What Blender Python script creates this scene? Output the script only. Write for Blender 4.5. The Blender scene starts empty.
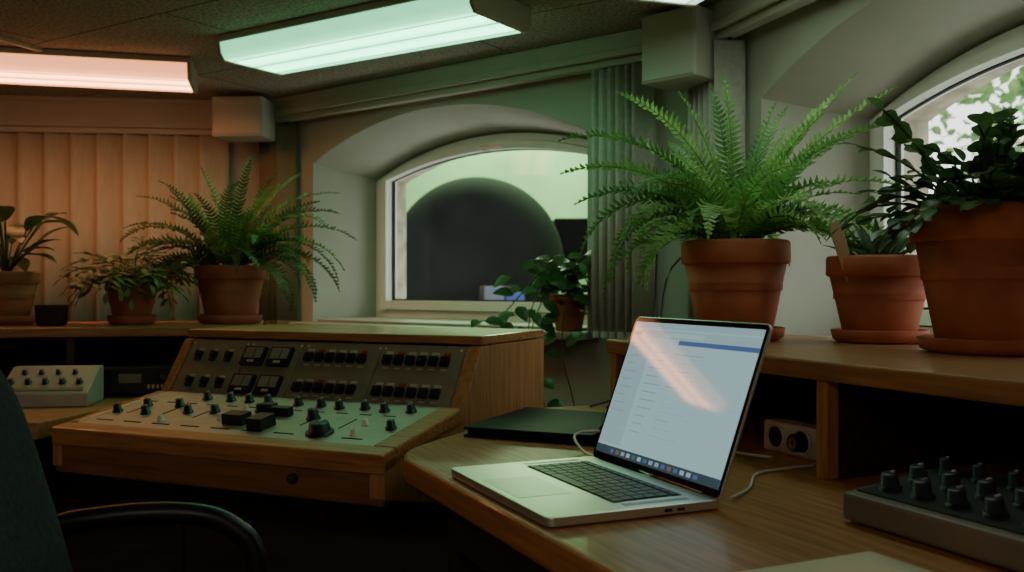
import bpy, math, random
from mathutils import Vector, Matrix
R = random.Random(11)
rad = math.radians

# ------------------------------------------------------------ materials
def base_mat(name):
    m = bpy.data.materials.new(name); m.use_nodes = True
    nt = m.node_tree; b = nt.nodes['Principled BSDF']
    return m, nt, b

def mat(name, col, rough=0.6, metal=0.0, var=0.15, scale=8.0, bump=0.0, stretch=(1,1,1), emit=None, es=0, coat=0, spec=0.5, detail=4):
    m, nt, b = base_mat(name)
    b.inputs['Roughness'].default_value = rough
    b.inputs['Metallic'].default_value = metal
    b.inputs['Specular IOR Level'].default_value = spec
    b.inputs['Coat Weight'].default_value = coat
    tc = nt.nodes.new('ShaderNodeTexCoord'); mp = nt.nodes.new('ShaderNodeMapping')
    mp.inputs['Scale'].default_value = stretch
    nz = nt.nodes.new('ShaderNodeTexNoise'); nz.inputs['Scale'].default_value = scale; nz.inputs['Detail'].default_value = detail
    cr = nt.nodes.new('ShaderNodeValToRGB')
    a = [max(0, c*(1-var)) for c in col]; c2 = [min(1, c*(1+var)) for c in col]
    cr.color_ramp.elements[0].position = 0.3; cr.color_ramp.elements[1].position = 0.7
    cr.color_ramp.elements[0].color = (*a, 1); cr.color_ramp.elements[1].color = (*c2, 1)
    nt.links.new(tc.outputs['Object'], mp.inputs[0]); nt.links.new(mp.outputs[0], nz.inputs['Vector'])
    nt.links.new(nz.outputs['Fac'], cr.inputs[0]); nt.links.new(cr.outputs[0], b.inputs['Base Color'])
    if bump:
        bp = nt.nodes.new('ShaderNodeBump'); bp.inputs['Strength'].default_value = bump; bp.inputs['Distance'].default_value = 0.01
        nt.links.new(nz.outputs['Fac'], bp.inputs['Height']); nt.links.new(bp.outputs[0], b.inputs['Normal'])
    if emit:
        b.inputs['Emission Color'].default_value = (*emit, 1); b.inputs['Emission Strength'].default_value = es
    return m

def lamp_mat(name, col, s, halfw):
    m, nt, b = base_mat(name)
    b.inputs['Base Color'].default_value = (.6, .6, .6, 1); b.inputs['Roughness'].default_value = .4
    tc = nt.nodes.new('ShaderNodeTexCoord'); sp = nt.nodes.new('ShaderNodeSeparateXYZ')
    ab = nt.nodes.new('ShaderNodeMath'); ab.operation = 'ABSOLUTE'
    sb = nt.nodes.new('ShaderNodeMath'); sb.operation = 'SUBTRACT'; sb.inputs[1].default_value = halfw*.38
    ab2 = nt.nodes.new('ShaderNodeMath'); ab2.operation = 'ABSOLUTE'
    mr = nt.nodes.new('ShaderNodeMapRange'); mr.interpolation_type = 'SMOOTHSTEP'
    mr.inputs['From Min'].default_value = halfw*.05; mr.inputs['From Max'].default_value = halfw*.62
    mr.inputs['To Min'].default_value = s*1.35; mr.inputs['To Max'].default_value = s*.26
    nt.links.new(tc.outputs['Object'], sp.inputs[0]); nt.links.new(sp.outputs['Y'], ab.inputs[0])
    nt.links.new(ab.outputs[0], sb.inputs[0]); nt.links.new(sb.outputs[0], ab2.inputs[0]); nt.links.new(ab2.outputs[0], mr.inputs['Value'])
    b.inputs['Emission Color'].default_value = (*col, 1)
    nt.links.new(mr.outputs[0], b.inputs['Emission Strength'])
    return m

def leafmat(name, col, rough=.45, tl=.35):
    m, nt, b = base_mat(name)
    b.inputs['Roughness'].default_value = rough
    tc = nt.nodes.new('ShaderNodeTexCoord')
    nz = nt.nodes.new('ShaderNodeTexNoise'); nz.inputs['Scale'].default_value = 14
    cr = nt.nodes.new('ShaderNodeValToRGB')
    cr.color_ramp.elements[0].position = .3; cr.color_ramp.elements[1].position = .75
    cr.color_ramp.elements[0].color = (*[c*.6 for c in col], 1); cr.color_ramp.elements[1].color = (*[min(1, c*1.4) for c in col], 1)
    nt.links.new(tc.outputs['Object'], nz.inputs['Vector']); nt.links.new(nz.outputs['Fac'], cr.inputs[0])
    nt.links.new(cr.outputs[0], b.inputs['Base Color'])
    tr = nt.nodes.new('ShaderNodeBsdfTranslucent'); mx = nt.nodes.new('ShaderNodeMixShader'); mx.inputs[0].default_value = tl
    nt.links.new(cr.outputs[0], tr.inputs['Color'])
    out = nt.nodes['Material Output']
    nt.links.new(b.outputs[0], mx.inputs[1]); nt.links.new(tr.outputs[0], mx.inputs[2]); nt.links.new(mx.outputs[0], out.inputs[0])
    return m

def glass_mat():
    m, nt, b = base_mat('window_glass')
    out = nt.nodes['Material Output']
    t = nt.nodes.new('ShaderNodeBsdfTransparent'); g = nt.nodes.new('ShaderNodeBsdfGlossy'); g.inputs['Roughness'].default_value = .02
    t.inputs[0].default_value = (.95, .97, .96, 1)
    lw = nt.nodes.new('ShaderNodeLayerWeight'); lw.inputs[0].default_value = .5
    pw = nt.nodes.new('ShaderNodeMath'); pw.operation = 'POWER'; pw.inputs[1].default_value = 4
    mm = nt.nodes.new('ShaderNodeMath'); mm.operation = 'MULTIPLY_ADD'; mm.inputs[1].default_value = .8; mm.inputs[2].default_value = .045
    mx = nt.nodes.new('ShaderNodeMixShader')
    nt.links.new(lw.outputs['Facing'], pw.inputs[0]); nt.links.new(pw.outputs[0], mm.inputs[0]); nt.links.new(mm.outputs[0], mx.inputs[0])
    nt.links.new(t.outputs[0], mx.inputs[1]); nt.links.new(g.outputs[0], mx.inputs[2]); nt.links.new(mx.outputs[0], out.inputs[0])
    return m

def ceiling_mat():
    m, nt, b = base_mat('ceiling_tile')
    b.inputs['Roughness'].default_value = .95
    tc = nt.nodes.new('ShaderNodeTexCoord')
    mp = nt.nodes.new('ShaderNodeMapping'); mp.inputs['Rotation'].default_value = (0, 0, rad(33))
    vz = nt.nodes.new('ShaderNodeTexNoise'); vz.inputs['Scale'].default_value = 95; vz.inputs['Detail'].default_value = 3
    cr = nt.nodes.new('ShaderNodeValToRGB')
    cr.color_ramp.elements[0].position = .34; cr.color_ramp.elements[1].position = .58
    cr.color_ramp.elements[0].color = (.20, .17, .135, 1); cr.color_ramp.elements[1].color = (.50, .44, .36, 1)
    br = nt.nodes.new('ShaderNodeTexBrick'); br.inputs['Scale'].default_value = 1.0
    br.inputs['Brick Width'].default_value = 1.2; br.inputs['Row Height'].default_value = .6
    br.inputs['Mortar Size'].default_value = .004
    br.inputs['Color1'].default_value = (1, 1, 1, 1); br.inputs['Color2'].default_value = (.92, .92, .92, 1); br.inputs['Mortar'].default_value = (.25, .25, .25, 1)
    mx = nt.nodes.new('ShaderNodeMixRGB'); mx.blend_type = 'MULTIPLY'; mx.inputs[0].default_value = 1
    nt.links.new(tc.outputs['Object'], mp.inputs[0]); nt.links.new(mp.outputs[0], br.inputs['Vector'])
    nt.links.new(tc.outputs['Object'], vz.inputs['Vector']); nt.links.new(vz.outputs['Fac'], cr.inputs[0])
    nt.links.new(cr.outputs[0], mx.inputs[1]); nt.links.new(br.outputs[0], mx.inputs[2]); nt.links.new(mx.outputs[0], b.inputs['Base Color'])
    bp = nt.nodes.new('ShaderNodeBump'); bp.inputs['Strength'].default_value = .3; bp.inputs['Distance'].default_value = .004
    nt.links.new(vz.outputs['Fac'], bp.inputs['Height']); nt.links.new(bp.outputs[0], b.inputs['Normal'])
    return m

M_plaster = mat('wall_plaster', (.49, .47, .41), .9, var=.06, scale=5, bump=.08)
M_white = mat('painted_white', (.54, .51, .44), .5, var=.05, scale=6)
M_frame = mat('window_paint', (.92, .92, .87), .4, var=.03)
M_stone = mat('rough_stone', (.50, .44, .34), .95, var=.35, scale=14, bump=.8)
M_ceil = ceiling_mat()
M_floor = mat('floor_linoleum', (.05, .04, .035), .6, var=.3, scale=20)
M_blind = mat('blind_fabric_cream', (.58, .54, .44), .85, var=.06, scale=60, stretch=(1, 1, .2))
M_blindb = mat('blind_fabric_brown', (.30, .21, .135), .85, var=.1, scale=60)
M_blindg = mat('blind_fabric_grey', (.56, .53, .46), .85, var=.1, scale=60)
M_wood = mat('desk_wood', (.42, .18, .062), .42, var=.34, scale=7, stretch=(1, 14, 14), bump=.03, coat=.15)
M_wood2 = mat('shelf_wood', (.36, .155, .058), .45, var=.3, scale=7, stretch=(1, 14, 14), bump=.03, coat=.1)
M_woodv = mat('side_veneer', (.43, .19, .068), .45, var=.28, scale=7, stretch=(14, 14, 1), bump=.03, coat=.1)
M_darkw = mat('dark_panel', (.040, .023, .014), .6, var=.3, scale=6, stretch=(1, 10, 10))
M_panel = mat('console_panel_metal', (.25, .215, .15), .5, metal=.1, var=.1, scale=30)
M_plate = mat('console_plate_metal', (.42, .385, .32), .42, metal=.25, var=.1, scale=20)
M_black = mat('black_plastic', (.010, .010, .011), .4, var=.2)
M_dark = mat('dark_recess', (.012, .011, .010), .8)
M_ivory = mat('ivory_cap', (.65, .6, .48), .5)
M_meter = mat('meter_face', (.22, .21, .17), .35, coat=.5)
M_red = mat('red_cap', (.35, .03, .02), .4)
M_alu = mat('aluminium', (.74, .72, .68), .35, metal=.8, var=.03)
M_whitep = mat('white_plastic', (.64, .61, .55), .4, var=.03)
M_terra = mat('terracotta', (.50, .145, .072), .8, var=.24, scale=9, bump=.1)
M_terra2 = mat('terracotta_dark', (.38, .115, .055), .85, var=.22, scale=9, bump=.1)
M_soil = mat('soil', (.02, .014, .01), 1, var=.5, scale=60, bump=.8)
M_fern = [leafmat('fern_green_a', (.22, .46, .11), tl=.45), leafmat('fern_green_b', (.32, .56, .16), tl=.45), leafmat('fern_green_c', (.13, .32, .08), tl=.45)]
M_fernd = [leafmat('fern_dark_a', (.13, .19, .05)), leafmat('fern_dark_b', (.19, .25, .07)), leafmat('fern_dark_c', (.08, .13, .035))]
M_leafd = [leafmat('leaf_dark_a', (.045, .10, .03), .3), leafmat('leaf_dark_b', (.07, .15, .045), .3), leafmat('stem_green', (.10, .13, .04))]
M_aloe = [leafmat('succulent_a', (.11, .20, .11), .4), leafmat('succulent_b', (.07, .15, .07), .4), leafmat('succulent_c', (.15, .24, .12), .4)]
M_wand = mat('wood_tag', (.5, .32, .18), .7)
M_teal = mat('chair_fabric', (.046, .062, .064), .95, var=.25, scale=120, bump=.3)
M_glass = glass_mat()

# ------------------------------------------------------------ mesh builder
class MB:
    def __init__(s): s.v = []; s.f = []; s.m = []; s.s = []
    def add(s, vs, fs, mi=0, M=None, smooth=False):
        o = len(s.v)
        for v in vs:
            v = Vector(v); s.v.append(M @ v if M is not None else v)
        for f in fs:
            s.f.append([i+o for i in f]); s.m.append(mi); s.s.append(smooth)
        return s
    def box(s, x0, x1, y0, y1, z0, z1, mi=0, M=None):
        vs = [(x0,y0,z0),(x1,y0,z0),(x1,y1,z0),(x0,y1,z0),(x0,y0,z1),(x1,y0,z1),(x1,y1,z1),(x0,y1,z1)]
        return s.add(vs, [(0,3,2,1),(4,5,6,7),(0,1,5,4),(1,2,6,5),(2,3,7,6),(3,0,4,7)], mi, M)
    def cbox(s, c, d, mi=0, M=None):
        return s.box(c[0]-d[0]/2, c[0]+d[0]/2, c[1]-d[1]/2, c[1]+d[1]/2, c[2]-d[2]/2, c[2]+d[2]/2, mi, M)
    def prism(s, poly, a0, a1, axis='z', mi=0, M=None):
        n = len(poly)
        def P(p, a):
            if axis == 'z': return (p[0], p[1], a)
            if axis == 'x': return (a, p[0], p[1])
            return (p[0], a, p[1])
        vs = [P(p, a0) for p in poly] + [P(p, a1) for p in poly]
        fs = [tuple(range(n))[::-1], tuple(range(n, 2*n))] + [(i, (i+1) % n, n+(i+1) % n, n+i) for i in range(n)]
        if axis == 'y': fs = [f[::-1] for f in fs]
        return s.add(vs, fs, mi, M)
    def lathe(s, prof, mi=0, M=None, seg=40, c=(0,0,0)):
        vs = []; fs = []
        for r, z in prof:
            for i in range(seg):
                a = 2*math.pi*i/seg; vs.append((c[0]+r*math.cos(a), c[1]+r*math.sin(a), c[2]+z))
        for j in range(len(prof)-1):
            for i in range(seg):
                k = (i+1) % seg
                fs.append((j*seg+i, j*seg+k, (j+1)*seg+k, (j+1)*seg+i))
        return s.add(vs, fs, mi, M, True)
    def cyl(s, c, r, h, mi=0, M=None, seg=20, r2=None):
        r2 = r if r2 is None else r2
        b = .12*min(r2, h)
        return s.lathe([(0.0001, 0), (r, 0), (r, 0), (r2, h-b), (r2, h-b), (r2-b, h), (r2-b, h), (.0001, h)], mi, M, seg, c)
    def tube(s, pts, r, mi=0, M=None, seg=8, smooth=True, sub=6, taper=None):
        P = [Vector(p) for p in pts]
        if sub > 1 and len(P) > 2:
            Q = []
            for i in range(len(P)-1):
                p0 = P[max(i-1, 0)]; p1 = P[i]; p2 = P[i+1]; p3 = P[min(i+2, len(P)-1)]
                for k in range(sub):
                    t = k/sub
                    Q.append(.5*((2*p1)+(-p0+p2)*t+(2*p0-5*p1+4*p2-p3)*t*t+(-p0+3*p1-3*p2+p3)*t**3))
            Q.append(P[-1]); P = Q
        vs = []; fs = []; n = len(P)
        for i, p in enumerate(P):
            d = (P[min(i+1, n-1)]-P[max(i-1, 0)]).normalized()
            up = Vector((0, 0, 1)) if abs(d.z) < .9 else Vector((1, 0, 0))
            a = d.cross(up).normalized(); b = a.cross(d)
            rr = r if taper is None else r*(1+(taper-1)*i/(n-1))
            for k in range(seg):
                t = 2*math.pi*k/seg; vs.append(p+(a*math.cos(t)+b*math.sin(t))*rr)
        for i in range(n-1):
            for k in range(seg):
                k2 = (k+1) % seg; fs.append((i*seg+k, i*seg+k2, (i+1)*seg+k2, (i+1)*seg+k))
        fs.append(tuple(range(seg))); fs.append(tuple(range((n-1)*seg, n*seg))[::-1])
        return s.add(vs, fs, mi, M, smooth)
    def leaf(s, base, d, nrm, L, W, bend=.3, mi=0, n=6, peak=.45, fold=.12, stalk=0):
        d = Vector(d).normalized(); nrm = Vector(nrm); side = d.cross(nrm)
        if side.length < 1e-4: side = d.cross(Vector((1, 0, 0)))
        side.normalize(); nn = side.cross(d).normalized()
        p = Vector(base)+d*stalk; vs = []; fs = []
        ang = 0
        for i in range(n+1):
            t = i/n
            w = (t/peak)**.6 if t < peak else (1-((t-peak)/(1-peak))**2)
            w = max(w, 0)*W/2
            ca, sa = math.cos(ang), math.sin(ang)
            dd = d*ca-nn*sa; n2 = nn*ca+d*sa
            vs += [p+side*w+n2*(w*fold*2), p, p-side*w+n2*(w*fold*2)]
            p = p+dd*(L/n); ang += bend/n
        for i in range(n):
            a = i*3; fs += [(a, a+1, a+4, a+3), (a+1, a+2, a+5, a+4)]
        return s.add(vs, fs, mi, None, True)
    def obj(s, name, mats, parent=None, bevel=0, seg=2, loc=None, rotz=0, solid=0):
        me = bpy.data.meshes.new(name); me.from_pydata([tuple(v) for v in s.v], [], s.f); me.update()
        for m in (mats if isinstance(mats, (list, tuple)) else [mats]): me.materials.append(m)
        for p, mi, sm in zip(me.polygons, s.m, s.s): p.material_index = mi; p.use_smooth = sm
        ob = bpy.data.objects.new(name, me); bpy.context.collection.objects.link(ob)
        if parent: ob.parent = parent
        if loc: ob.location = loc
        ob.rotation_euler[2] = rotz
        if solid:
            q = ob.modifiers.new('s', 'SOLIDIFY'); q.thickness = solid
        if bevel:
            q = ob.modifiers.new('b', 'BEVEL'); q.width = bevel; q.segments = seg; q.limit_method = 'ANGLE'; q.angle_limit = rad(40)
        return ob

def empty(name, loc=(0,0,0), rotz=0):
    e = bpy.data.objects.new(name, None); e.location = loc; e.rotation_euler[2] = rotz; e.empty_display_size = .1
    bpy.context.collection.objects.link(e); return e

# ------------------------------------------------------------ room shell
ZC = 2.01
C1 = Vector((-1.07, 4.27, 0)); C2 = Vector((.614, 2.944, 0)); L0 = Vector((-3.2, 4.03, 0))
A_MID = math.atan2(C2.y-C1.y, C2.x-C1.x); L_MID = (C2-C1).length
A_R = rad(-71.5); A_L = math.atan2(C1.y-L0.y, C1.x-L0.x); L_L = (C1-L0).length
ZB, ZS, RISE, HW = 1.05, 1.68, .15, .69
D1, D2 = .40, .50

def outline(xc, hw, zb, zs, rise, n=28):
    pts = [(xc-hw, zb), (xc-hw, zs)]
    r = (hw*hw+rise*rise)/(2*rise); a = math.asin(hw/r)
    for i in range(1, n):
        t = -a+2*a*i/n; pts.append((xc+r*math.sin(t), zs+rise-r+r*math.cos(t)))
    pts += [(xc+hw, zs), (xc+hw, zb)]
    return pts

def arched_wall(name, org, ang, L, xc, D2=D2):
    mb = MB()
    def face(y, ol, mi, flip):
        x0, x1 = ol[0][0], ol[-1][0]; zb = ol[0][1]
        q = []
        q.append([(0,y,0),(x0,y,0),(x0,y,ZC),(0,y,ZC)])
        q.append([(x1,y,0),(L,y,0),(L,y,ZC),(x1,y,ZC)])
        q.append([(x0,y,0),(x1,y,0),(x1,y,zb),(x0,y,zb)])
        top = ol[1:-1]
        for a, b in zip(top[:-1], top[1:]):
            q.append([(a[0],y,a[1]),(b[0],y,b[1]),(b[0],y,ZC),(a[0],y,ZC)])
        for k in q: mb.add(k[::-1] if flip else k, [(0,1,2,3)], mi)
    of = outline(xc, HW+.02, ZB-.002, ZS+.05, RISE+.01)
    ob_ = outline(xc, HW, ZB, ZS, RISE)
    os_ = outline(xc, HW-.05, ZB+.03, ZS, RISE-.03)
    face(0, of, 0, False); face(D2, os_, 1, True)
    def rev(o1, y1, o2, y2, mi):
        n = len(o1)
        for i in range(n):
            j = (i+1) % n
            mb.add([(o1[i][0],y1,o1[i][1]),(o2[i][0],y2,o2[i][1]),(o2[j][0],y2,o2[j][1]),(o1[j][0],y1,o1[j][1])], [(0,1,2,3)], mi)
    rev(of, 0, ob_, D1, 0); rev(ob_, D1, os_, D1+.02, 1); rev(os_, D1+.02, os_, D2, 1)
    return mb.obj(name, [M_plaster, M_stone], loc=org, rotz=ang)

def window(name, org, ang, xc):
    e = empty(name, org, ang)
    def ring(o1, o2, y0, y1, mb, mi=0):
        n = len(o1)
        for i in range(n):
            j = (i+1) % n
            a, b, c, d = o1[i], o1[j], o2[j], o2[i]
            mb.add([(a[0],y0,a[1]),(b[0],y0,b[1]),(c[0],y0,c[1]),(d[0],y0,d[1]),(a[0],y1,a[1]),(b[0],y1,b[1]),(c[0],y1,c[1]),(d[0],y1,d[1])],
                   [(0,1,2,3),(4,7,6,5),(0,4,5,1),(3,2,6,7)], mi)
    mb = MB()
    o1 = outline(xc, HW-.003, ZB+.003, ZS, RISE-.003); o2 = outline(xc, HW-.045, ZB+.04, ZS-.003, RISE-.028)
    ring(o1, o2, D1-.05, D1+.0, mb); mb.obj(name+'_outer_frame', M_frame, e)
    mb = MB()
    o2b = outline(xc, HW-.050, ZB+.045, ZS-.003, RISE-.032)
    o3 = outline(xc, HW-.092, ZB+.085, ZS-.006, RISE-.062)
    ring(o2b, o3, D1-.075, D1-.005, mb)
    mb.obj(name+'_sash', M_frame, e)
    mb = MB(); o4 = outline(xc, HW-.099, ZB+.092, ZS-.006, RISE-.066)
    ring(o3, o4, D1-.035, D1-.02, mb); ring(o2, o2b, D1-.03, D1-.01, mb); mb.obj(name+'_seal', M_dark, e)
    mb = MB()
    mb.add([(p[0], D1-.03, p[1]) for p in outline(xc, HW-.08, ZB+.075, ZS-.006, RISE-.052)], [tuple(range(31))], 0)
    mb.obj(name+'_pane', M_glass, e)
    mb = MB(); mb.box(xc-HW-.06, xc+HW+.05, -.10, 0, ZB-.03, ZB-.004); mb.box(xc-HW+.004, xc+HW-.004, 0, D1-.05, ZB-.0, ZB+.008)
    mb.obj(name+'_sill', M_white, e, bevel=.004)
    mb = MB(); mb.box(xc-.012, xc+.012, D1-.10, D1-.07, ZS+.075, ZS+.10); mb.box(xc-.01, xc+.09, D1-.11, D1-.09, ZS+.082, ZS+.094)
    mb.obj(name+'_latch', M_alu, e, bevel=.003)
    return e

arched_wall('wall_middle', C1, A_MID, L_MID, .978); window('window_1', C1, A_MID, .978)
arched_wall('wall_right', C2, A_R, 3.2, .99, .52); window('window_2', C2, A_R, .99)
mb = MB(); mb.box(0, L_L, 0, .3, 0, ZC); mb.obj('wall_left', M_plaster, loc=L0, rotz=A_L)
RE = C2+Vector((math.cos(A_R), math.sin(A_R), 0))*3.2
def wall_seg(name, a, b):
    a = Vector(a); b = Vector(b); mb = MB(); mb.box(0, (b-a).length, 0, .2, 0, ZC)
    mb.obj(name, M_plaster, loc=a, rotz=math.atan2(b.y-a.y, b.x-a.x))
wall_seg('wall_far_right', (RE.x, RE.y, 0), (1.6, -2.5, 0))
wall_seg('wall_back', (1.6, -2.5, 0), (-3.6, -2.5, 0))
wall_seg('wall_far_left', (-3.6, -2.5, 0), (-3.2, 4.03, 0))
cp = [(-3.9,-2.8), (1.9,-2.8), (2.3,.1), (1.17,3.35), (-.88,4.92), (-3.5,4.65)]
mb = MB(); mb.prism(cp, ZC, ZC+.15); mb.obj('ceiling', M_ceil)
mb = MB(); mb.prism(cp, -.1, 0); mb.obj('floor', M_floor)

def pelmet(name, org, ang, x0, x1):
    mb = MB(); mb.box(x0, x1, -.10, 0, 1.935, ZC); mb.box(x0, x1, -.115, -.10, 1.93, 1.955); mb.box(x0, x1, -.085, -.045, 1.91, 1.935)
    mb.obj(name, M_white, loc=org, rotz=ang, bevel=.004)
pelmet('trim_1', C1, A_MID, .06, L_MID-.06); pelmet('trim_2', C2, A_R, .06, 3.1)
mb = MB(); mb.box(0, L_L-.02, -.10, 0, 1.885, ZC); mb.box(0, L_L-.02, -.115, -.10, 1.99, ZC); mb.box(0, L_L-.2, -.085, -.045, 1.86, 1.885)
mb.obj('trim_3', M_white, loc=L0, rotz=A_L, bevel=.004)
mb = MB(); mb.cbox((0,0,1.905), (.215,.18,.165)); mb.box(-.10,.10,-.095,-.085,1.83,1.98); mb.obj('pelmet_corner_box', M_white, loc=(-1.135,4.03,0), rotz=rad(-4), bevel=.008)
mb = MB(); mb.cbox((0,0,1.895), (.19,.17,.20)); mb.box(-.09,.09,-.09,-.083,1.80,1.99); mb.obj('pelmet_corner_box', M_white, loc=(.51,2.80,0), rotz=rad(-45), bevel=.008)
mb = MB(); mb.box(-.008,.008,-.9,.35,1.997,ZC); mb.obj('trim_4', M_white, loc=(-1.62,3.2,0), rotz=rad(-20), bevel=.002)

# blinds
def blind(name, org, ang, x0, x1, z0, z1, sp, w, tilt, m, jitter=0, curv=.006):
    mb = MB(); x = x0; k = 0
    while x < x1:
        a = rad(tilt+R.uniform(-jitter, jitter)*(1))
        Mx = Matrix.Translation((x, -.065, 0)) @ Matrix.Rotation(a, 4, 'Z')
        n = 6; vs = []
        for z in (z0+.0, z1):
            for i in range(n+1):
                t = -1+2*i/n; vs.append((t*w/2, curv*(1-t*t), z))
        mb.add(vs, [(i, i+1, n+2+i, n+1+i) for i in range(n)], 0, Mx, True)
        mb.cbox((0, 0, z0+.012), (w*.9, .004, .02), 0, Mx)
        mb.cbox((0, 0, z1+.008), (.012, .012, .016), 1, Mx)
        x += sp; k += 1
    mb.obj(name, [m, M_dark], loc=org, rotz=ang, solid=.0012)
blind('vertical_blind', L0, A_L, .06, 1.92, 1.0, 1.86, .108, .124, 16, M_blind, 3, .008)
blind('vertical_blind', C1, A_MID, .05, .17, 1.03, 1.905, .020, .09, 70, M_blindb, 14)
blind('vertical_blind', C1, A_MID, 1.80, 1.98, 1.03, 1.905, .030, .09, 55, M_blindg, 16)
blind('vertical_blind', C2, A_R, .07, .23, 1.03, 1.905, .030, .09, 60, M_blindg, 14)

# fluorescent fixtures
def fixture(loc, ang, L, W, col, s, nm='fluorescent_ceiling_light'):
    e = empty(nm, (loc[0], loc[1], 0), ang)
    mb = MB(); mb.box(-L/2, L/2, -W/2-.005, W/2+.005, ZC-.022, ZC-.001); mb.obj('tray', M_white, e, bevel=.003)
    prof = [(-W/2, ZC-.022), (-W/2+.006, ZC-.055), (-W/2+.02, ZC-.075), (W/2-.02, ZC-.075), (W/2-.006, ZC-.055), (W/2, ZC-.022)]
    mb = MB(); mb.prism(prof, -L/2+.015, L/2-.015, 'x'); mb.obj('diffuser', lamp_mat('diffuser_glow', col, s, W/2), e)
    mb = MB()
    pc = [(-W/2-.004, ZC-.02), (-W/2+.002, ZC-.058), (-W/2+.02, ZC-.079), (W/2-.02, ZC-.079), (W/2-.002, ZC-.058), (W/2+.004, ZC-.02)]
    mb.prism(pc, -L/2, -L/2+.015, 'x'); mb.prism(pc, L/2-.015, L/2, 'x'); mb.obj('end_caps', M_white, e, bevel=.002)
    mb = MB()
    for y in (-W*.33, 0, W*.33): mb.box(-L/2+.02, L/2-.02, y-.0015, y+.0015, ZC-.0775, ZC-.0745)
    mb.obj('diffuser_ribs', M_whitep, e)
GREEN = (.25, 1.0, .50); PINK = (1.0, .36, .15)
fixture((-.45, 2.92), math.atan2(-.548, .836), 1.02, .29, GREEN, 5.2)
fixture((-1.75, 3.35), rad(14), 1.2, .28, PINK, 7.5)
fixture((.54, 1.91), A_R, 1.15, .29, (.70, 1, .76), 2.7)
fixture((-.2, -.9), rad(10), 1.2, .31, (1, .86, .64), 9.5)  # added fill behind the camera, unseen, to brighten the room
fixture((-1.9, -.4), rad(40), 1.2, .31, (1, .80, .54), 8)  # second unseen fixture, added for warm fill from behind

# ------------------------------------------------------------ pots & plants
def pot(e, r, h, m=M_terra, saucer=True):
    z0 = .006
    mb = MB(); rb = r*.68; rh = h*.24
    if saucer:
        z0 = .014
        mb.lathe([(.001, 0), (rb*1.12, 0), (rb*1.28, .006), (rb*1.34, .026), (rb*1.28, .028), (rb*1.2, .010), (.001, .010)], 0)
    else:
        z0 = 0
    r1 = rb+(r*.93-rb)*1.0
    mb.lathe([(.001, z0), (rb-.004, z0), (rb, z0+.004), (r1, h-rh), (r1, h-rh), (r-.003, h-rh+.001), (r, h-rh+.005), (r*1.0, h-.006), (r-.004, h), (r-.012, h), (r-.016, h-.006), (r*.86, h*.5)], 0)
    mb.obj('pot', m, e)
    mb = MB(); mb.lathe([(.001, h-.018), (r*.5, h-.014), (r-.013, h-.022)], 0); mb.obj('soil', M_soil, e)

def frond(mb, base, az, e0, bend, L, W, n=30, mis=(0,1,2), twist=0):
    p = Vector(base); mi = R.choice(mis); pts = []
    az2 = az; n = max(16, int(L/.0125)); roll = R.uniform(-.5, .5)
    for i in range(n+1):
        t = i/n; e = e0-bend*(t**1.3); az2 += twist/n
        d = Vector((math.cos(az2)*math.cos(e), math.sin(az2)*math.cos(e), math.sin(e)))
        side = Vector((-math.sin(az2), math.cos(az2), 0)); up = d.cross(side)*-1
        side = side*math.cos(roll)+up*math.sin(roll); up = d.cross(side)*-1
        pts.append(p.copy())
        if t > .10:
            tt = (t-.10)/.90
            w = W*min(1, (tt/.18)**.7+.15)*max(0, 1-tt**2.0)**.8+.004
            h = L/n*.38
            for sg in (-1, 1):
                pd = (side*sg+d*(.25+.4*t)+up*R.uniform(-.40, .10)).normalized()
                w2 = w*R.uniform(.85, 1.08)
                b0 = p-d*h; b1 = p+d*h
                m0 = p+pd*w2*.6-d*h*.95+up*.002; m1 = p+pd*w2*.6+d*h*.85+up*.002
                tip = p+pd*w2-up*.18*w2
                mb.add([b0, m0, tip, m1, b1], [(0, 1, 2, 3, 4)], mi)
        p = p+d*(L/n)
    mb.tube(pts[::3]+[pts[-1]], .0018, 2, seg=4, sub=1, taper=.4)

def fern(name, loc, r, h, nf, L, W, mats, seed, pm, explicit=(), q0=84):
    R.seed(seed)
    e = empty(name, loc); pot(e, r, h, pm)
    mb = MB()
    for k in range(nf):
        az = 2*math.pi*k/nf*2.618+R.uniform(-.3, .3)
        q = k/nf
        e0 = rad(q0-52*q+R.uniform(-10, 8)); bd = rad(40+80*q+R.uniform(-20, 25))
        rr = R.uniform(.0, r*.5)
        frond(mb, (rr*math.cos(az), rr*math.sin(az), h-.015), az, e0, bd, L*R.uniform(.6, 1.05), W*R.uniform(.75, 1.1), twist=R.uniform(-.9, .9))
    for (az, e0, bd, l) in explicit:
        frond(mb, (0, 0, h-.015), rad(az), rad(e0), rad(bd), l, W, twist=R.uniform(-.5, .5))
    mb.obj('fronds', mats, e)
    return e

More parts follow.
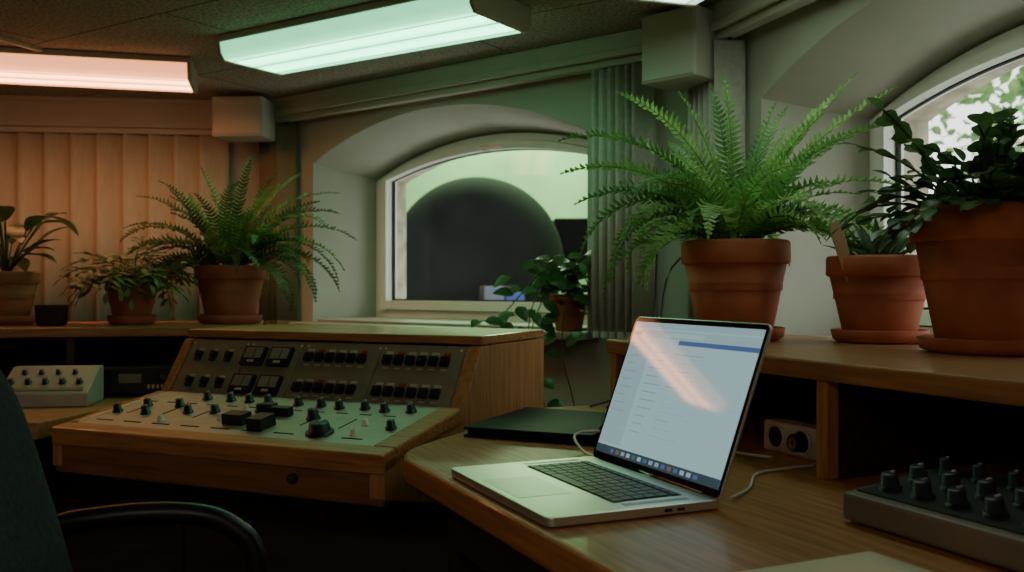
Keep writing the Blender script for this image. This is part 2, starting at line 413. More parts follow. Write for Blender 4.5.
SZ = 1.08
fern('potted_fern', (.505, 2.15, SZ), .121, .222, 40, .36, .044, M_fern, 5, M_terra,
     explicit=[(185, 66, 80, .52), (200, 45, 75, .42), (178, 55, 75, .46), (0, 66, 25, .47), (-12, 60, 35, .49), (5, 58, 45, .47), (100, 88, 10, .41), (130, 86, 18, .38), (175, 80, 22, .38), (190, 76, 55, .46), (-40, 30, 120, .40), (230, 30, 110, .40), (190, 25, 110, .38), (10, 35, 125, .42), (165, 66, 60, .44), (-60, 50, 100, .34), (30, 75, 35, .40), (8, 80, 14, .34), (215, 55, 100, .44), (-25, 62, 60, .42), (-15, 40, 130, .46), (-5, 30, 120, .44), (-20, 50, 80, .44), (-8, 72, 40, .44), (205, 38, 120, .44), (195, 50, 130, .46), (-30, 45, 140, .46), (220, 45, 130, .44)])
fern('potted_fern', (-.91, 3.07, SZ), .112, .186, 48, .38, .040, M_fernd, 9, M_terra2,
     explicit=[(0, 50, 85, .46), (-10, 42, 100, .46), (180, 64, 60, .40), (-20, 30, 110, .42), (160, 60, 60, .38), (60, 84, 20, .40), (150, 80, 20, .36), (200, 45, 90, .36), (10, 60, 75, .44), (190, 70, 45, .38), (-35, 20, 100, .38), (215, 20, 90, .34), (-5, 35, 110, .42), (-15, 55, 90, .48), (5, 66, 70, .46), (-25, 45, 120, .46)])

def segplant(name, loc, r, h, ns, nseg, sl, sw, mats, seed, pm, e0=(20, 80), bend=(60, 130), leaflets=False, saucer=True):
    R.seed(seed); e = empty(name, loc); pot(e, r, h, pm, saucer); mb = MB()
    for k in range(ns):
        az = k*2.4+R.uniform(-.3, .3); el = rad(R.uniform(*e0)); bd = rad(R.uniform(*bend))
        rr = r*.6*R.random(); p = Vector((rr*math.cos(az), rr*math.sin(az), h-.02)); n = R.randint(nseg-2, nseg+1)
        pts = [p.copy()]
        for i in range(n):
            ee = el-bd*i/n
            a2 = az+R.uniform(-.35, .35)
            d = Vector((math.cos(a2)*math.cos(ee), math.sin(a2)*math.cos(ee), math.sin(ee)))
            side = Vector((-math.sin(a2), math.cos(a2), 0)); nn = side.cross(d)*-1
            if leaflets:
                for sg in (-1, 1):
                    mb.leaf(p, d*.5+side*sg*1.0+Vector((0, 0, R.uniform(-.2, .4))), Vector((0, 0, 1))+d*.3, sl*R.uniform(.8, 1.25), sw, .5, R.randint(0, 1), 5)
                p = p+d*sl*.55
            else:
                tilt = R.uniform(-.8, .8)
                mb.leaf(p, d, nn+side*tilt, sl*1.12*R.uniform(.85, 1.1), sw*R.uniform(.8, 1.1), .15, R.randint(0, 1), 5, peak=.62)
                for sg in (-1, 1):
                    if i > 0 and R.random() < .6:
                        mb.leaf(p, d*.8+side*sg+Vector((0, 0, R.uniform(-.3, .4))), nn+side*R.uniform(-.6, .6), sl*R.uniform(.8, 1.1), sw, .4, R.randint(0, 1), 5, peak=.6)
                p = p+d*sl
            pts.append(p.copy())
        mb.tube(pts, .002, 2, seg=4, sub=1)
        mb.leaf(p, (p-pts[-2]), Vector((0, 0, 1)), sl, sw, .3, R.randint(0, 1), 5)
    mb.obj('foliage', mats, e); return e
segplant('potted_christmas_cactus', (.87, 1.72, SZ), .140, .262, 84, 5, .040, .029, M_leafd, 23, M_terra, (12, 74), (20, 95))
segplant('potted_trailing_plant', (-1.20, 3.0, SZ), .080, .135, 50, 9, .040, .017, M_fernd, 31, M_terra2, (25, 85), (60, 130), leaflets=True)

# broad-leaf plant
R.seed(4)
e = empty('potted_peace_lily', (-1.58, 2.97, SZ)); pot(e, .095, .165, M_terra2); mb = MB()
for k in range(22):
    az = k*2.4; el = rad(R.uniform(48, 88)); l = R.uniform(.07, .24)
    d = Vector((math.cos(az)*math.cos(el), math.sin(az)*math.cos(el), math.sin(el)))
    b = Vector((0, 0, .15)); t = b+d*l
    mb.tube([b, b+d*l*.5+Vector((0,0,.01)), t], .0025, 2, seg=5)
    d2 = Vector((math.cos(az), math.sin(az), R.uniform(-.2, 1.4)))
    mb.leaf(t, d2, Vector((0, 0, 1)), R.uniform(.10, .15), .058, .8, R.randint(0, 1), 8)
mb.obj('leaves', M_leafd, e)

# succulent in pot + wooden tag
R.seed(6)
e = empty('potted_succulent', (.785, 2.03, SZ)); pot(e, .109, .184, M_terra); mb = MB()
for k in range(34):
    az = k*2.4; q = k/34; el = rad(80-55*q)
    d = Vector((math.cos(az)*math.cos(el), math.sin(az)*math.cos(el), math.sin(el)))
    mb.leaf((.02*math.cos(az), .02*math.sin(az), .165), d, Vector((0, 0, 1)), R.uniform(.08, .125), .02, .3, k % 3, 7, peak=.25, fold=.3)
mb.obj('rosette', M_aloe, e)
mb = MB(); Mx = Matrix.Translation((-.078, -.05, .13)) @ Matrix.Rotation(rad(-16), 4, 'Y')
pl = [(-.011, 0), (.011, 0), (.014, .11), (.010, .125), (0, .13), (-.010, .125), (-.014, .11)]
mb.prism(pl, -.002, .002, 'y', 0, Mx); mb.obj('wooden_tag', M_wand, e, bevel=.001)

# small dark bowl
e = empty('small_planter', (-1.405, 2.90, SZ)); mb = MB()
mb.lathe([(.001, 0), (.038, 0), (.044, .006), (.047, .055), (.049, .062), (.044, .062), (.041, .05), (.001, .045)]); mb.obj('bowl', M_darkw, e)

# pothos on the sill with trailing vines
R.seed(8)
PZ = ZB-.003
P0 = Vector((.195, 3.255, PZ))
e = empty('potted_pothos', P0); pot(e, .066, .125, M_terra2, saucer=False); mb = MB()
def heart(p, d, n, s): mb.leaf(p, d, n, s, s*.72, .5, R.randint(0, 1), 7, peak=.3, stalk=.02)
vines = [
    [(0,0,.11), (-.03,-.05,.19), (-.08,-.10,.17), (-.13,-.14,.08), (-.14,-.16,-.05), (-.10,-.17,-.20), (-.06,-.18,-.32)],
    [(0,0,.11), (-.02,-.06,.20), (-.10,-.08,.20), (-.17,-.12,.12), (-.24,-.22,.05), (-.30,-.32,.045)],
    [(0,0,.11), (.0,-.07,.17), (-.02,-.12,.10), (-.03,-.14,-.06), (.0,-.15,-.20), (.03,-.16,-.33)],
    [(0,0,.11), (-.05,.0,.22), (-.13,-.02,.24), (-.18,-.05,.19)],
    [(0,0,.11), (.03,-.05,.20), (.06,-.08,.15), (.05,-.10,.06)],
    [(0,0,.11), (-.01,-.03,.22), (-.04,-.08,.26)], [(0,0,.11), (.02,-.02,.23), (.04,-.05,.25)],
    [(0,0,.11), (-.06,-.04,.16), (-.12,-.10,.04), (-.13,-.12,-.02)],
]
for vi, v in enumerate(vines):
    mb.tube(v, .0022, 2, seg=5)
    P = [Vector(q) for q in v]
    for i in range(1, len(P)):
        for f in ((0.0, .35, .7) if (vi not in (0, 2) or i < 4) else (R.random(),)):
            p = P[i]*(1-f)+P[i-1]*f
            d = Vector((R.uniform(-1, 1), R.uniform(-1, .1), R.uniform(-.5, .3)))
            heart(p, d, Vector((R.uniform(-.3, .3), -.7, 1)), R.uniform(.05, .08))
mb.obj('foliage', M_leafd, e)

# ------------------------------------------------------------ left desk + shelf
DZ = .89
EL = empty('shelf_desk_unit', (-.735, 2.842, 0), rad(12))
mb = MB(); mb.box(-1.5, -.03, 0, .5, 1.052, SZ); mb.obj('top_board', M_wood2, EL, bevel=.004)
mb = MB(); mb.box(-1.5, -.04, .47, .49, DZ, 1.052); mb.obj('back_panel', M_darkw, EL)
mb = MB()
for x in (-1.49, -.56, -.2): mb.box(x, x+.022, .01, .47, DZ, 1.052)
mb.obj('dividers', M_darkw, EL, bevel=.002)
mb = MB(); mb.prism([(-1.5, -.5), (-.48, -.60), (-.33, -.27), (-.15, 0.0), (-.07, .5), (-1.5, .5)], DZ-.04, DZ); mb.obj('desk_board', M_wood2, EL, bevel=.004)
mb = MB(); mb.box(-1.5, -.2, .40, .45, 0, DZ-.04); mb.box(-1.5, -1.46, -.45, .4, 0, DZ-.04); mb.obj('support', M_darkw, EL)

def knob(mb, x, y, z, r, h, Mx=None, cap=1, body=0):
    mb.cyl((x, y, z), r*1.25, h*.25, body, Mx, 18); mb.cyl((x, y, z+h*.25), r, h*.75, body, Mx, 18, r*.85)
    mb.cbox((x, y+r*.45, z+h+.0004), (r*.18, r*.7, .0012), cap, Mx)

ED = empty('patch_amplifier', (-1.20, 2.50, DZ), rad(8)); mb = MB()
mb.prism([(-.075, 0), (.075, 0), (.075, .095), (.04, .095), (-.075, .035)], -.12, .10, 'x', 0); mb.obj('case', mat('enamel_grey', (.42, .38, .32), .5), ED, bevel=.004)
sl = math.atan2(.06, .115); Mx = Matrix.Translation((-.01, -.075, .0355)) @ Matrix.Rotation(sl, 4, 'X')
mb = MB()
for i in range(5): knob(mb, -.09+i*.042, .05, 0, .0075, .014, Mx)
for i in range(4): knob(mb, -.07+i*.042, .095, 0, .006, .012, Mx)
mb.cbox((.0, .018, .001), (.19, .012, .002), 2, Mx)
mb.obj('knobs', [M_black, M_ivory, M_panel], ED)
ED = empty('rack_receiver', (-1.035, 2.655, DZ), rad(10)); mb = MB()
mb.box(-.105, .085, 0, .15, .008, .082); mb.obj('case', M_black, ED, bevel=.004)
mb = MB(); mb.box(-.10, .08, -.004, 0, .012, .078, 0); mb.box(-.06, .0, -.006, -.004, .04, .065, 1)
for i in range(5): mb.cbox((.02+i*.012, -.008, .03), (.006, .006, .01), 2)
Mr = Matrix.Translation((.055, -.003, .055)) @ Matrix.Rotation(rad(90), 4, 'X'); knob(mb, 0, 0, 0, .01, .012, Mr)
for x in (-.09, .07):
    for y in (.02, .13): mb.cyl((x, y, 0), .008, .009, 0)
mb.obj('face', [M_black, M_meter, M_ivory], ED)

# ------------------------------------------------------------ console
CD = .38
EC = empty('mixing_console', (-.10, 2.22, 0), rad(-24))
mb = MB(); mb.box(-.85, .035, .0, CD, 1.062, SZ+.004); mb.obj('top_board', M_wood, EC, bevel=.004)
prof = [(CD, .70), (CD, 1.060), (.0, 1.060), (-.012, 1.055), (-.115, .90), (-.42, .868), (-.43, .86), (-.43, .79), (-.05, .70)]
mb = MB(); mb.prism(prof, .0, .035, 'x'); mb.prism(prof, -.85, -.822, 'x'); mb.obj('side_panels', M_woodv, EC, bevel=.003)
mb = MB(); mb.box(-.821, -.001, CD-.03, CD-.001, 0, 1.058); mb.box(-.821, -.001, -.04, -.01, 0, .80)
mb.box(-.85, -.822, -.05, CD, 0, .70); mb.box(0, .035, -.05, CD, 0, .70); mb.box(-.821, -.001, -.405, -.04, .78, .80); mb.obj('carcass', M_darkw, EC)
MS = Matrix.Translation((-.82, -.425, .868)) @ Matrix.Rotation(math.atan2(.05, .325), 4, 'X')
mb = MB()
mb.box(-.03, .855, -.012, .04, -.03, .012, 0, MS); mb.box(-.03, .0, .04, .325, -.03, .012, 0, MS); mb.box(.80, .855, .04, .325, -.03, .012, 0, MS)
mb.obj('wood_surround', M_wood, EC, bevel=.006, seg=3)
mb = MB(); mb.box(-.845, .03, -.425, -.405, .775, .862); mb.obj('front_apron', mat('apron_wood', (.20, .08, .03), .5, var=.3, scale=7, stretch=(1, 14, 14)), EC, bevel=.004)
mb = MB(); mb.cyl((0, 0, 0), .010, .012, 0, Matrix.Translation((-.18, -.425, .815)) @ Matrix.Rotation(rad(90), 4, 'X')); mb.obj('drawer_knob', M_darkw, EC)
mb = MB(); mb.box(0, .80, .04, .33, -.02, .010, 0, MS)
mb.obj('control_plate', M_plate, EC, bevel=.002)
a = math.atan2(.152, .105); Lp = math.hypot(.152, .105)
MP = Matrix.Translation((-.82, -.108, .907)) @ Matrix.Rotation(a, 4, 'X')
mb = MB(); mb.box(0, .82, 0, Lp, -.01, .0, 0, MP)
for u0, u1 in ((.004, .195), (.20, .36), (.365, .59), (.595, .816)): mb.box(u0, u1, .006, Lp-.006, 0, .003, 0, MP)
mb.obj('instrument_panel', M_panel, EC, bevel=.0015)
mb = MB()
def sw(u, v):
    x = u*.82; y = v*Lp
    mb.cbox((x, y, .006), (.018, .026, .008), 0, MP); mb.cbox((x, y+.004, .013), (.010, .014, .012), 0, MP); mb.cbox((x, y+.020, .0045), (.014, .006, .003), 1, MP)
for u in (.055, .115, .175): sw(u, .70)
for u in (.065, .125, .185): sw(u, .28)
for (u, v) in ((.275, .72), (.375, .72), (.275, .28), (.375, .28)):
    x = u*.82; y = v*Lp
    mb.cbox((x, y, .008), (.066, .052, .012), 0, MP); mb.cbox((x, y+.007, .0145), (.054, .030, .002), 2, MP)
    mb.cbox((x+.004, y+.006, .0158), (.0012, .026, .001), 0, MP); mb.cbox((x, y-.017, .0145), (.02, .006, .002), 1, MP)
for base, cnt in ((.478, 6), (.755, 6)):
    for v in (.74, .28):
        for i in range(cnt):
            x = (base+i*.038)*.82; y = v*Lp
            mb.cbox((x, y, .008), (.021, .022, .012), 0, MP); mb.cbox((x, y-.002, .016), (.011, .012, .008), 0, MP)
            mb.cbox((x, y+.021, .0045), (.018, .007, .003), 1 if (i+int(v*10)) % 4 else 3, MP)
            mb.cbox((x, y-.020, .0035), (.016, .004, .002), 1, MP)
for u in (.012, .23, .25, .435, .46, .715, .735, .985):
    for v in (.08, .92): mb.cyl((u*.82, v*Lp, .002), .0035, .003, 1, MP, 10)
mb.obj('panel_switches', [M_black, mat('label_cream', (.50, .45, .34), .5), M_meter, M_red], EC)
mb = MB(); Z = .010
for (u, v) in [(.03,.35),(.08,.55),(.14,.35),(.19,.6),(.22,.85),(.27,.45),(.31,.85),(.355,.5),(.38,.85),(.45,.85),(.49,.6),(.56,.85),(.64,.85),(.71,.82),(.79,.85),(.86,.82),(.94,.85),(.97,.4)]:
    knob(mb, u*.80, .04+v*.28, Z, .010, .020, MS)
for (u, v, w, d, h) in [(.50,.28,.055,.035,.024),(.60,.22,.04,.05,.026),(.58,.55,.05,.02,.02),(.52,.62,.03,.02,.02)]:
    mb.cbox((u*.8, .04+v*.28, Z+h/2), (w, d, h), 0, MS)
knob(mb, .80*.8, .04+.18*.28, Z, .024, .026, MS); knob(mb, .70*.8, .04+.5*.28, Z, .013, .025, MS)
for i in range(9): mb.cbox((.05+i*.085, .04+.28*.12, Z+.0006), (.05, .004, .0012), 2, MS)
for i in range(12): mb.cbox((.04+i*.062, .04+.28*.70, Z+.0006), (.03, .003, .0012), 2, MS)
for i in range(7): mb.cbox((.06+i*.1, .04+.28*.45, Z+.0006), (.002, .07, .0012), 2, MS)
for (u, v) in [(.42,.35),(.44,.6),(.25,.2),(.88,.45),(.9,.2)]: knob(mb, u*.8, .04+v*.28, Z, .007, .014, MS, body=1)
mb.obj('surface_knobs', [M_black, M_ivory, M_dark], EC)

# ------------------------------------------------------------ right desk + shelf
AR = rad(-66)
ER = empty('wooden_desk', (.23, 2.11, 0), AR)
pts = [(2.0, .52), (-.33, .52), (-.35, .50), (-.35, -.01), (-.34, -.035)]
for k in range(0, 7):
    t = k/6; p0 = Vector((.06, -.475)); p1 = Vector((.13, -.55)); p2 = Vector((.22, -.55))
    q = p0*(1-t)**2+p1*2*t*(1-t)+p2*t*t; pts.append((q.x, q.y))
pts.append((2.0, -.55))
mb = MB(); mb.prism(pts, DZ-.045, DZ); mb.obj('desk_top', M_wood, ER, bevel=.008, seg=3)
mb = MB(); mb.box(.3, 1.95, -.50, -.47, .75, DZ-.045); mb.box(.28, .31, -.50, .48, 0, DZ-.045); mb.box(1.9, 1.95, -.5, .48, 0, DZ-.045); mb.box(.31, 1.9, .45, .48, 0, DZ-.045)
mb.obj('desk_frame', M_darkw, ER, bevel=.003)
ES = empty('wooden_shelf', (.23, 2.11, 0), AR)
mb = MB(); mb.box(-.045, 1.95, 0, .53, SZ-.032, SZ); mb.obj('top_board', M_wood2, ES, bevel=.004)
mb = MB(); md = MB()
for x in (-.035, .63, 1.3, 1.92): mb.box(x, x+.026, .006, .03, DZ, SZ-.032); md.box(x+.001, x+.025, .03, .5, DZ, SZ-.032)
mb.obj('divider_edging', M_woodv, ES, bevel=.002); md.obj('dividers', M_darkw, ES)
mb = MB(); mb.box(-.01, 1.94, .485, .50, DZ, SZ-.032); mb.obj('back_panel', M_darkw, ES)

# effects box
EX = empty('effects_mixer', (0, 0, 0)); EX.location = (.23+math.cos(AR)*.87-math.sin(AR)*-.165, 2.11+math.sin(AR)*.87+math.cos(AR)*-.165, DZ); EX.rotation_euler[2] = AR
mb = MB(); mb.prism([(0, .004), (.19, .004), (.19, .062), (0, .040)], 0, .34, 'x', 0); mb.obj('case', mat('mixer_grey', (.17, .14, .105), .5), EX, bevel=.005)
Mx = Matrix.Translation((0, 0, .040)) @ Matrix.Rotation(math.atan2(.022, .19), 4, 'X')
mb = MB(); mb.box(.012, .33, .015, .178, 0, .002, 0, Mx)
for j in range(3):
    for i in range(6): knob(mb, .04+i*.052, .045+j*.05, .002, .0115 if j < 2 else .008, .022, Mx, body=3 if (i == 3 and j == 2) else (1 if not (i == 4 and j == 2) else 2), cap=2)
for x in (.02, .32):
    for y in (.02, .17): mb.cyl((x, y, 0), .008, .005, 1)
mb.obj('knobs', [M_dark, M_black, M_ivory, M_red], EX)

# paper
mb = MB(); K = Vector((.417, 1.107, DZ)); e1 = Vector((-.905, -.425, 0)); e2 = Vector((.425, -.905, 0))
N = 6; vs = []
for i in range(N+1):
    for j in range(N+1):
        vs.append(K+e1*.21*i/N+e2*.297*j/N+Vector((0, 0, .0012+.0006*math.sin(i*1.1)*math.sin(j*.9))))
mb.add(vs, [(i*(N+1)+j, (i+1)*(N+1)+j, (i+1)*(N+1)+j+1, i*(N+1)+j+1) for i in range(N) for j in range(N)], 0, None, True)
mb.obj('paper_sheet', mat('paper', (.85, .70, .55), .9, var=.03), solid=.0006)

# black folder
mb = MB(); q = [(-.100, 1.950), (.160, 1.83), (.225, 2.16), (.035, 2.265)]
EF = empty('black_folder'); mb.prism(q, DZ, DZ+.006, mi=0); mb.prism([(-.092, 1.957), (.156, 1.842), (.218, 2.157), (.040, 2.257)], DZ+.006, DZ+.016, mi=0); mb.prism(q, DZ+.016, DZ+.022, mi=0)
mb.obj('cover', mat('leatherette', (.006, .007, .008), .6, bump=.2, scale=150, spec=.3), EF, bevel=.002)

# power strip and cables
EPW = empty('power_strip', (.23+math.cos(AR)*.47-math.sin(AR)*.10, 2.11+math.sin(AR)*.47+math.cos(AR)*.10, DZ), AR)
mb = MB(); mb.box(-.09, .09, 0, .045, 0, .058, 0); mb.obj('case', M_whitep, EPW, bevel=.006, seg=3)
mb = MB()
for x in (-.05, .02):
    Mr = Matrix.Translation((x, -.0005, .030)) @ Matrix.Rotation(rad(90), 4, 'X')
    mb.lathe([(.024, 0), (.024, .004), (.020, .004), (.020, .001), (.0001, .001)], 0, Mr, 28); mb.cyl((0, 0, .001), .0185, .0015, 1, Mr)
mb.obj('sockets', [M_whitep, M_dark], EPW)
mb = MB(); Mr = Matrix.Translation((.02, -.002, .03)) @ Matrix.Rotation(rad(90), 4, 'X'); mb.cyl((0, 0, 0), .016, .022, 0, Mr); mb.obj('plug', M_black, EPW)
mb = MB(); mb.tube([(.155, 1.665, .899), (.13, 1.72, .90), (.12, 1.80, .918), (.18, 1.86, .915), (.29, 1.84, .896), (.42, 1.72, .896), (.455, 1.66, .90)], .0028)
mb.obj('charging_cable', M_whitep)
mb = MB(); mb.tube([(.315, 1.36, .897), (.36, 1.44, .894), (.40, 1.55, .894), (.47, 1.60, .894), (.52, 1.63, .895), (.545, 1.68, .91)], .0024); mb.obj('white_cable', M_whitep)
mb = MB(); mb.tube([(.60, 2.50, 1.35), (.44, 2.62, 1.25), (.40, 2.60, 1.0), (.36, 2.55, .93), (.2, 2.42, .893)], .003)
mb.tube([(.45, 2.95, 1.3), (.43, 2.9, 1.1), (.36, 2.7, .95), (.24, 2.40, .893)], .003); mb.obj('black_cable', M_black)

# ------------------------------------------------------------ laptop
LA = math.atan2(-.917, .40)
LP = empty('laptop', (-.102, 1.545, DZ), LA)
LW, LD, LH = .369, .268, .260
def rrect(w, d, r, x0=0, y0=0, n=5):
    out = []
    for cx, cy, a0 in ((x0+w-r, y0+d-r, 0), (x0+r, y0+d-r, 90), (x0+r, y0+r, 180), (x0+w-r, y0+r, 270)):
        for i in range(n+1):
            a = rad(a0+90*i/n); out.append((cx+r*math.cos(a), cy+r*math.sin(a)))
    return out
mb = MB(); mb.prism(rrect(LW, LD, .012), .002, .015); mb.obj('base', M_alu, LP, bevel=.0018)
mb = MB(); mb.prism(rrect(.285, .115, .004, .0405, .118), .0150, .0154, mi=0)
kw = .285/14.5
for r_ in range(6):
    y = .2225-r_*.0188; hgt = .0165 if r_ else .010
    if r_ == 5:
        x = .043
        for w in (1, 1, 1, 1.25, 5.2, 1.25, 1, 1, 1, 1):
            wk = w*kw*1.0*.985; mb.cbox((x+wk/2, y, .0162), (wk-.003, hgt, .0014), 0); x += wk
    else:
        for c in range(14): mb.cbox((.043+kw*(c+.5)*1.02, y, .0162), (kw-.003, hgt, .0014), 0)
mb.obj('keyboard', mat('key_black', (.012, .012, .013), .45), LP, bevel=.0006)
mb = MB(); mb.prism(rrect(.135, .085, .004, .1155, .012), .0151, .0154); mb.obj('trackpad', mat('trackpad_grey', (.55, .55, .53), .3, metal=.5, var=.02), LP)
mb = MB()
for x0 in (.014, .335):
    for i in range(3):
        for j in range(26): mb.cbox((x0+.005+i*.005, .125+j*.004, .0152), (.002, .0015, .0006), 0)
for i, y in enumerate((.235, .21, .19)): mb.box(-.0004, .001, y-.006, y+.006, .006, .010, 0)
for y in (.2, .18): mb.box(LW-.001, LW+.0004, y-.006, y+.006, .006, .010, 0)
for x in (.03, .33):
    for y in (.03, .235): mb.cyl((x, y, 0), .008, .003, 0)
mb.obj('speaker_grilles', M_dark, LP)
MLd = Matrix.Translation((0, LD-.006, .013)) @ Matrix.Rotation(rad(90-20.5), 4, 'X')
mb = MB(); mb.prism(rrect(LW, LH, .012), -.005, 0, mi=0, M=MLd); mb.obj('lid', M_alu, LP, bevel=.0015)
mb = MB(); mb.prism(rrect(LW-.004, LH-.004, .010, .002, .002), 0, .0008, mi=0, M=MLd); mb.tube([(.03, LD-.004, .013), (.33, LD-.004, .013)], .0055, 0, sub=1)
mb.obj('bezel', mat('bezel_black', (.006, .006, .007), .06), LP)
def scr(name, c, s):
    m, nt, b = base_mat(name); b.inputs['Base Color'].default_value = (.01, .01, .01, 1); b.inputs['Roughness'].default_value = .045
    b.inputs['Specular IOR Level'].default_value = 1.0
    tc = nt.nodes.new('ShaderNodeTexCoord'); nz = nt.nodes.new('ShaderNodeTexNoise'); nz.inputs['Scale'].default_value = 3
    mr = nt.nodes.new('ShaderNodeMapRange'); mr.inputs['To Min'].default_value = s*.97; mr.inputs['To Max'].default_value = s*1.03
    nt.links.new(tc.outputs['Object'], nz.inputs['Vector']); nt.links.new(nz.outputs['Fac'], mr.inputs['Value']); nt.links.new(mr.outputs[0], b.inputs['Emission Strength'])
    b.inputs['Emission Color'].default_value = (*c, 1); return m
S0 = scr('screen_white', (.50, .76, .80), .60); S1 = scr('screen_blue', (.12, .22, .50), .5); S2 = scr('screen_grey', (.44, .66, .70), .58)
S3 = scr('screen_text', (.38, .56, .64), .52); S4 = scr('screen_orange', (.40, .25, .18), .4); S5 = scr('screen_green', (.1, .32, .28), .4); S6 = scr('screen_navy', (.06, .11, .14), .5)
sx, sy = .008, .014; sw_, sh_ = LW-.016, LH-.024
mb = MB()
mb.box(sx, sx+sw_, sy, sy+sh_, .0008, .0010, 0, MLd)
def rct(u0, u1, v0, v1, mi, z=.0012): mb.box(sx+u0*sw_, sx+u1*sw_, sy+v0*sh_, sy+v1*sh_, .0009, z, mi, MLd)
rct(0, 1, .955, 1, 2); rct(.0, 1, .885, .945, 2); rct(.42, 1, .85, .882, 1); rct(0, .2, .075, .88, 2)
for i in range(9): rct(.03, R.uniform(.08, .14), .80-i*.06, .808-i*.06, 3, .0014)
for i in range(11):
    v = .78-i*.058
    rct(.24, .24+R.uniform(.08, .14), v, v+.007, 3, .0014)
    if R.random() < .7: rct(.42, .42+R.uniform(.10, .25), v, v+.006, 3 if R.random() < .5 else 2, .0014)
    rct(.22, .98, v-.022, v-.020, 2, .0013)
rct(.03, .08, .90, .93, 4, .0015); rct(.3, .6, .90, .93, 0, .0015)
rct(0, 1, .0, .06, 6, .0014)
for i in range(15): rct(.135+i*.049, .165+i*.049, .016, .044, R.choice((1, 4, 5, 3, 1, 2)), .0016)
mb.obj('screen', [S0, S1, S2, S3, S4, S5, S6], LP)

# ------------------------------------------------------------ office chair
CH = empty('office_chair', (-.356, 1.02, 0), rad(12))
mb = MB(); n, m_ = 14, 12; vs = []; fs = []
for side in (0, 1):
    for j in range(m_+1):
        v = j/m_
        for i in range(n+1):
            u = -1+2*i/n
            hw = .245*(1-.12*max(0, v-.55)/.45*1.0)
            z = .58+.62*v
            edge = (1-abs(u)**6)*(1-abs(2*v-1)**8)
            th = .040*math.sqrt(max(edge, 0))+.004
            x = -.17-.055*v-.105*v*v+.06*u*u-.02*math.sin(v*3.1)
            xx = x+(th if side else -th)
            zz = z-(.10*(abs(u)**3) if v > .8 else 0)*(v-.8)/.2
            vs.append((xx, u*hw, zz))
o = (n+1)*(m_+1)
for j in range(m_):
    for i in range(n):
        a = j*(n+1)+i; fs.append((a, a+n+1, a+n+2, a+1)); fs.append((o+a, o+a+1, o+a+n+2, o+a+n+1))
bd = [i for i in range(n+1)]+[(j)*(n+1)+n for j in range(1, m_+1)]+[m_*(n+1)+i for i in range(n-1, -1, -1)]+[j*(n+1) for j in range(m_-1, 0, -1)]
for k in range(len(bd)):
    a, b = bd[k], bd[(k+1) % len(bd)]; fs.append((a, b, o+b, o+a))
mb.add(vs, fs, 0, None, True); ob = mb.obj('backrest', M_teal, CH); q = ob.modifiers.new('ss', 'SUBSURF'); q.levels = 1; q.render_levels = 2
mb = MB(); mb.prism(rrect(.46, .48, .09, -.12, -.24, 8), .48, .56); mb.obj('seat', M_teal, CH, bevel=.03, seg=4)
mb = MB()
for sg in (-1, 1):
    mb.tube([(-.20, sg*.26, .66), (-.21, sg*.27, .80), (-.20, sg*.275, .875), (-.13, sg*.275, .893), (-.03, sg*.275, .893), (.03, sg*.275, .873), (.065, sg*.27, .82), (.05, sg*.26, .66), (.05, sg*.25, .52), (.05, sg*.20, .47)], .015, 0, seg=12)
mb.tube([(-.10, 0, .47), (-.20, 0, .50), (-.235, 0, .65), (-.235, 0, .8)], .02, 0)
mb.cyl((.05, 0, .10), .028, .38, 0); mb.cbox((.05, 0, .465), (.2, .42, .03), 0)
for k in range(5):
    a = 2*math.pi*k/5; c, s_ = math.cos(a), math.sin(a)
    mb.tube([(.05, 0, .12), (.05+.15*c, .15*s_, .105), (.05+.27*c, .27*s_, .075)], .018, 0, taper=.6)
    Mr = Matrix.Translation((.05+.28*c, .28*s_-.0, .028)) @ Matrix.Rotation(a+.4, 4, 'Z') @ Matrix.Rotation(rad(90), 4, 'X') @ Matrix.Translation((0, 0, -.012))
    mb.cyl((0, 0, 0), .028, .024, 0, Mr)
mb.obj('frame_and_arms', M_black, CH)

# ------------------------------------------------------------ outside
M_dome = mat('dome_grey', (.012, .014, .013), .8, var=.4, scale=1.6, bump=.1, spec=.12)
ED = empty('observatory_dome', (-.33, 9.0, 0)); mb = MB()
prof = [(.82*math.cos(t), 1.41+.82*math.sin(t)) for t in [rad(-60+150*i/36) for i in range(37)]]
prof[-1] = (.0005, 2.23); mb.lathe(prof, 0, seg=64)
mb.lathe([(.5, -.5), (.5, .75)], 0, seg=48); mb.obj('shell', M_dome, ED)
M_hall = mat('hall_wall', (.33, .46, .29), .9, var=.25, scale=.9)
mb = MB(); mb.box(-6, 2.6, 11.5, 11.7, -1, 4.2); mb.box(-6.2, -6, 6, 11.5, -1, 4.2); mb.box(2.6, 2.8, 7.0, 11.5, -1, 4.2); mb.box(-6.2, 2.8, 5.6, 11.7, 4.2, 4.3)  # side walls and roof are out of view, added to block the sky
mb.obj('exterior_hall', M_hall)
mb = MB(); mb.box(-6, 2.6, 6, 11.5, -.6, -.5); mb.obj('exterior_ground', M_floor)
mb = MB(); mb.box(.45, 1.3, 10.2, 10.8, 1.45, 1.93); mb.box(.6, .64, 10.3, 10.34, -.5, 1.45); mb.box(1.2, 1.24, 10.3, 10.34, -.5, 1.45); mb.obj('projector_cabinet', mat('cabinet_black', (.008, .008, .008), .8, spec=.1), bevel=.02)
mb = MB(); mb.box(-.26, .04, 7.6, 7.9, -.5, 1.2, 0); mb.box(-.22, -.06, 7.5, 7.6, 1.06, 1.20, 1); mb.box(-.05, .1, 7.5, 7.62, 1.06, 1.15, 2); mb.box(-.3, .12, 7.45, 7.9, -.5, 1.05, 0)
mb.obj('equipment_cart', [M_darkw, mat('cart_grey', (.10, .12, .16)), mat('cart_blue', (.03, .06, .22))], bevel=.01)
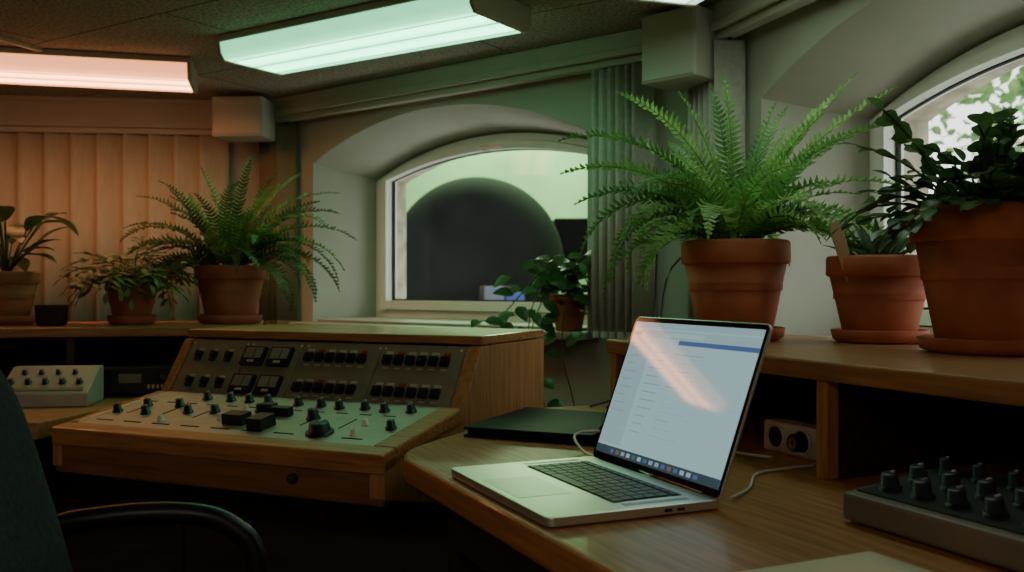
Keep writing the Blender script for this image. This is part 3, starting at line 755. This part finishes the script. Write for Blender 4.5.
def area(name, loc, rot, sx_, sy_, e, col):
    l = bpy.data.lights.new(name, 'AREA'); l.shape = 'RECTANGLE'; l.size = sx_; l.size_y = sy_; l.energy = e; l.color = col
    o_ = bpy.data.objects.new(name, l); o_.location = loc; o_.rotation_euler = rot; bpy.context.collection.objects.link(o_); return o_
area('hall_light', (.2, 10.6, 4.0), (0, 0, 0), 4, .8, 300, (.62, 1, .52))
# trees outside right window
R.seed(77); mb = MB()
for k in range(5200):
    cx, cy, cz, rr = R.choice([(4.4, 6.2, 3.6, 1.4), (5.6, 4.6, 2.6, 1.4), (4.3, 7.4, 2.2, 1.2), (6.2, 5.6, 4.2, 1.6), (5.0, 5.4, 1.6, 1.1), (3.7, 5.9, 2.9, 1.0), (3.6, 5.2, 2.6, .8)])
    v = Vector((R.gauss(0, 1), R.gauss(0, 1), R.gauss(0, 1))).normalized()*rr*R.random()**.4
    p = Vector((cx, cy, cz))+v
    mb.leaf(p, (R.uniform(-1, 1), R.uniform(-1, 1), R.uniform(-1, .5)), (R.uniform(-1, 1), R.uniform(-1, 1), 1), R.uniform(.09, .17), .08, .3, k % 2, 3)
mb.tube([(5.2, 5.8, -.49), (5.1, 5.7, 1.2), (4.9, 5.9, 3.0)], .12, 2); mb.tube([(5.1, 5.7, 1.0), (4.4, 6.8, 2.6)], .06, 2); mb.tube([(5.1, 5.7, 1.4), (5.9, 5.0, 3.2)], .06, 2); mb.tube([(5.1, 5.7, 1.4), (4.2, 5.6, 2.3), (3.6, 5.5, 2.9)], .05, 2)
mb.obj('garden_tree', [leafmat('tree_leaf_a', (.20, .36, .13)), leafmat('tree_leaf_b', (.32, .46, .18)), M_darkw])
mb = MB(); mb.box(2.9, 14, -6, 14, -.6, -.5); mb.obj('exterior_lawn', mat('lawn', (.08, .14, .04), 1, var=.3))

# world
w = bpy.data.worlds.new('sky'); bpy.context.scene.world = w; w.use_nodes = True
bg = w.node_tree.nodes['Background']; bg.inputs[0].default_value = (.90, .96, .91, 1); bg.inputs[1].default_value = 2.8

# camera
cam = bpy.data.cameras.new('cam'); co = bpy.data.objects.new('camera', cam); bpy.context.collection.objects.link(co)
co.location = (0, 0, 1.2); co.rotation_euler = (rad(90), 0, 0); cam.lens = 33.4; cam.sensor_width = 36; cam.clip_start = .02
cam.dof.use_dof = True; cam.dof.focus_distance = 1.8; cam.dof.aperture_fstop = 5.0
bpy.context.scene.camera = co
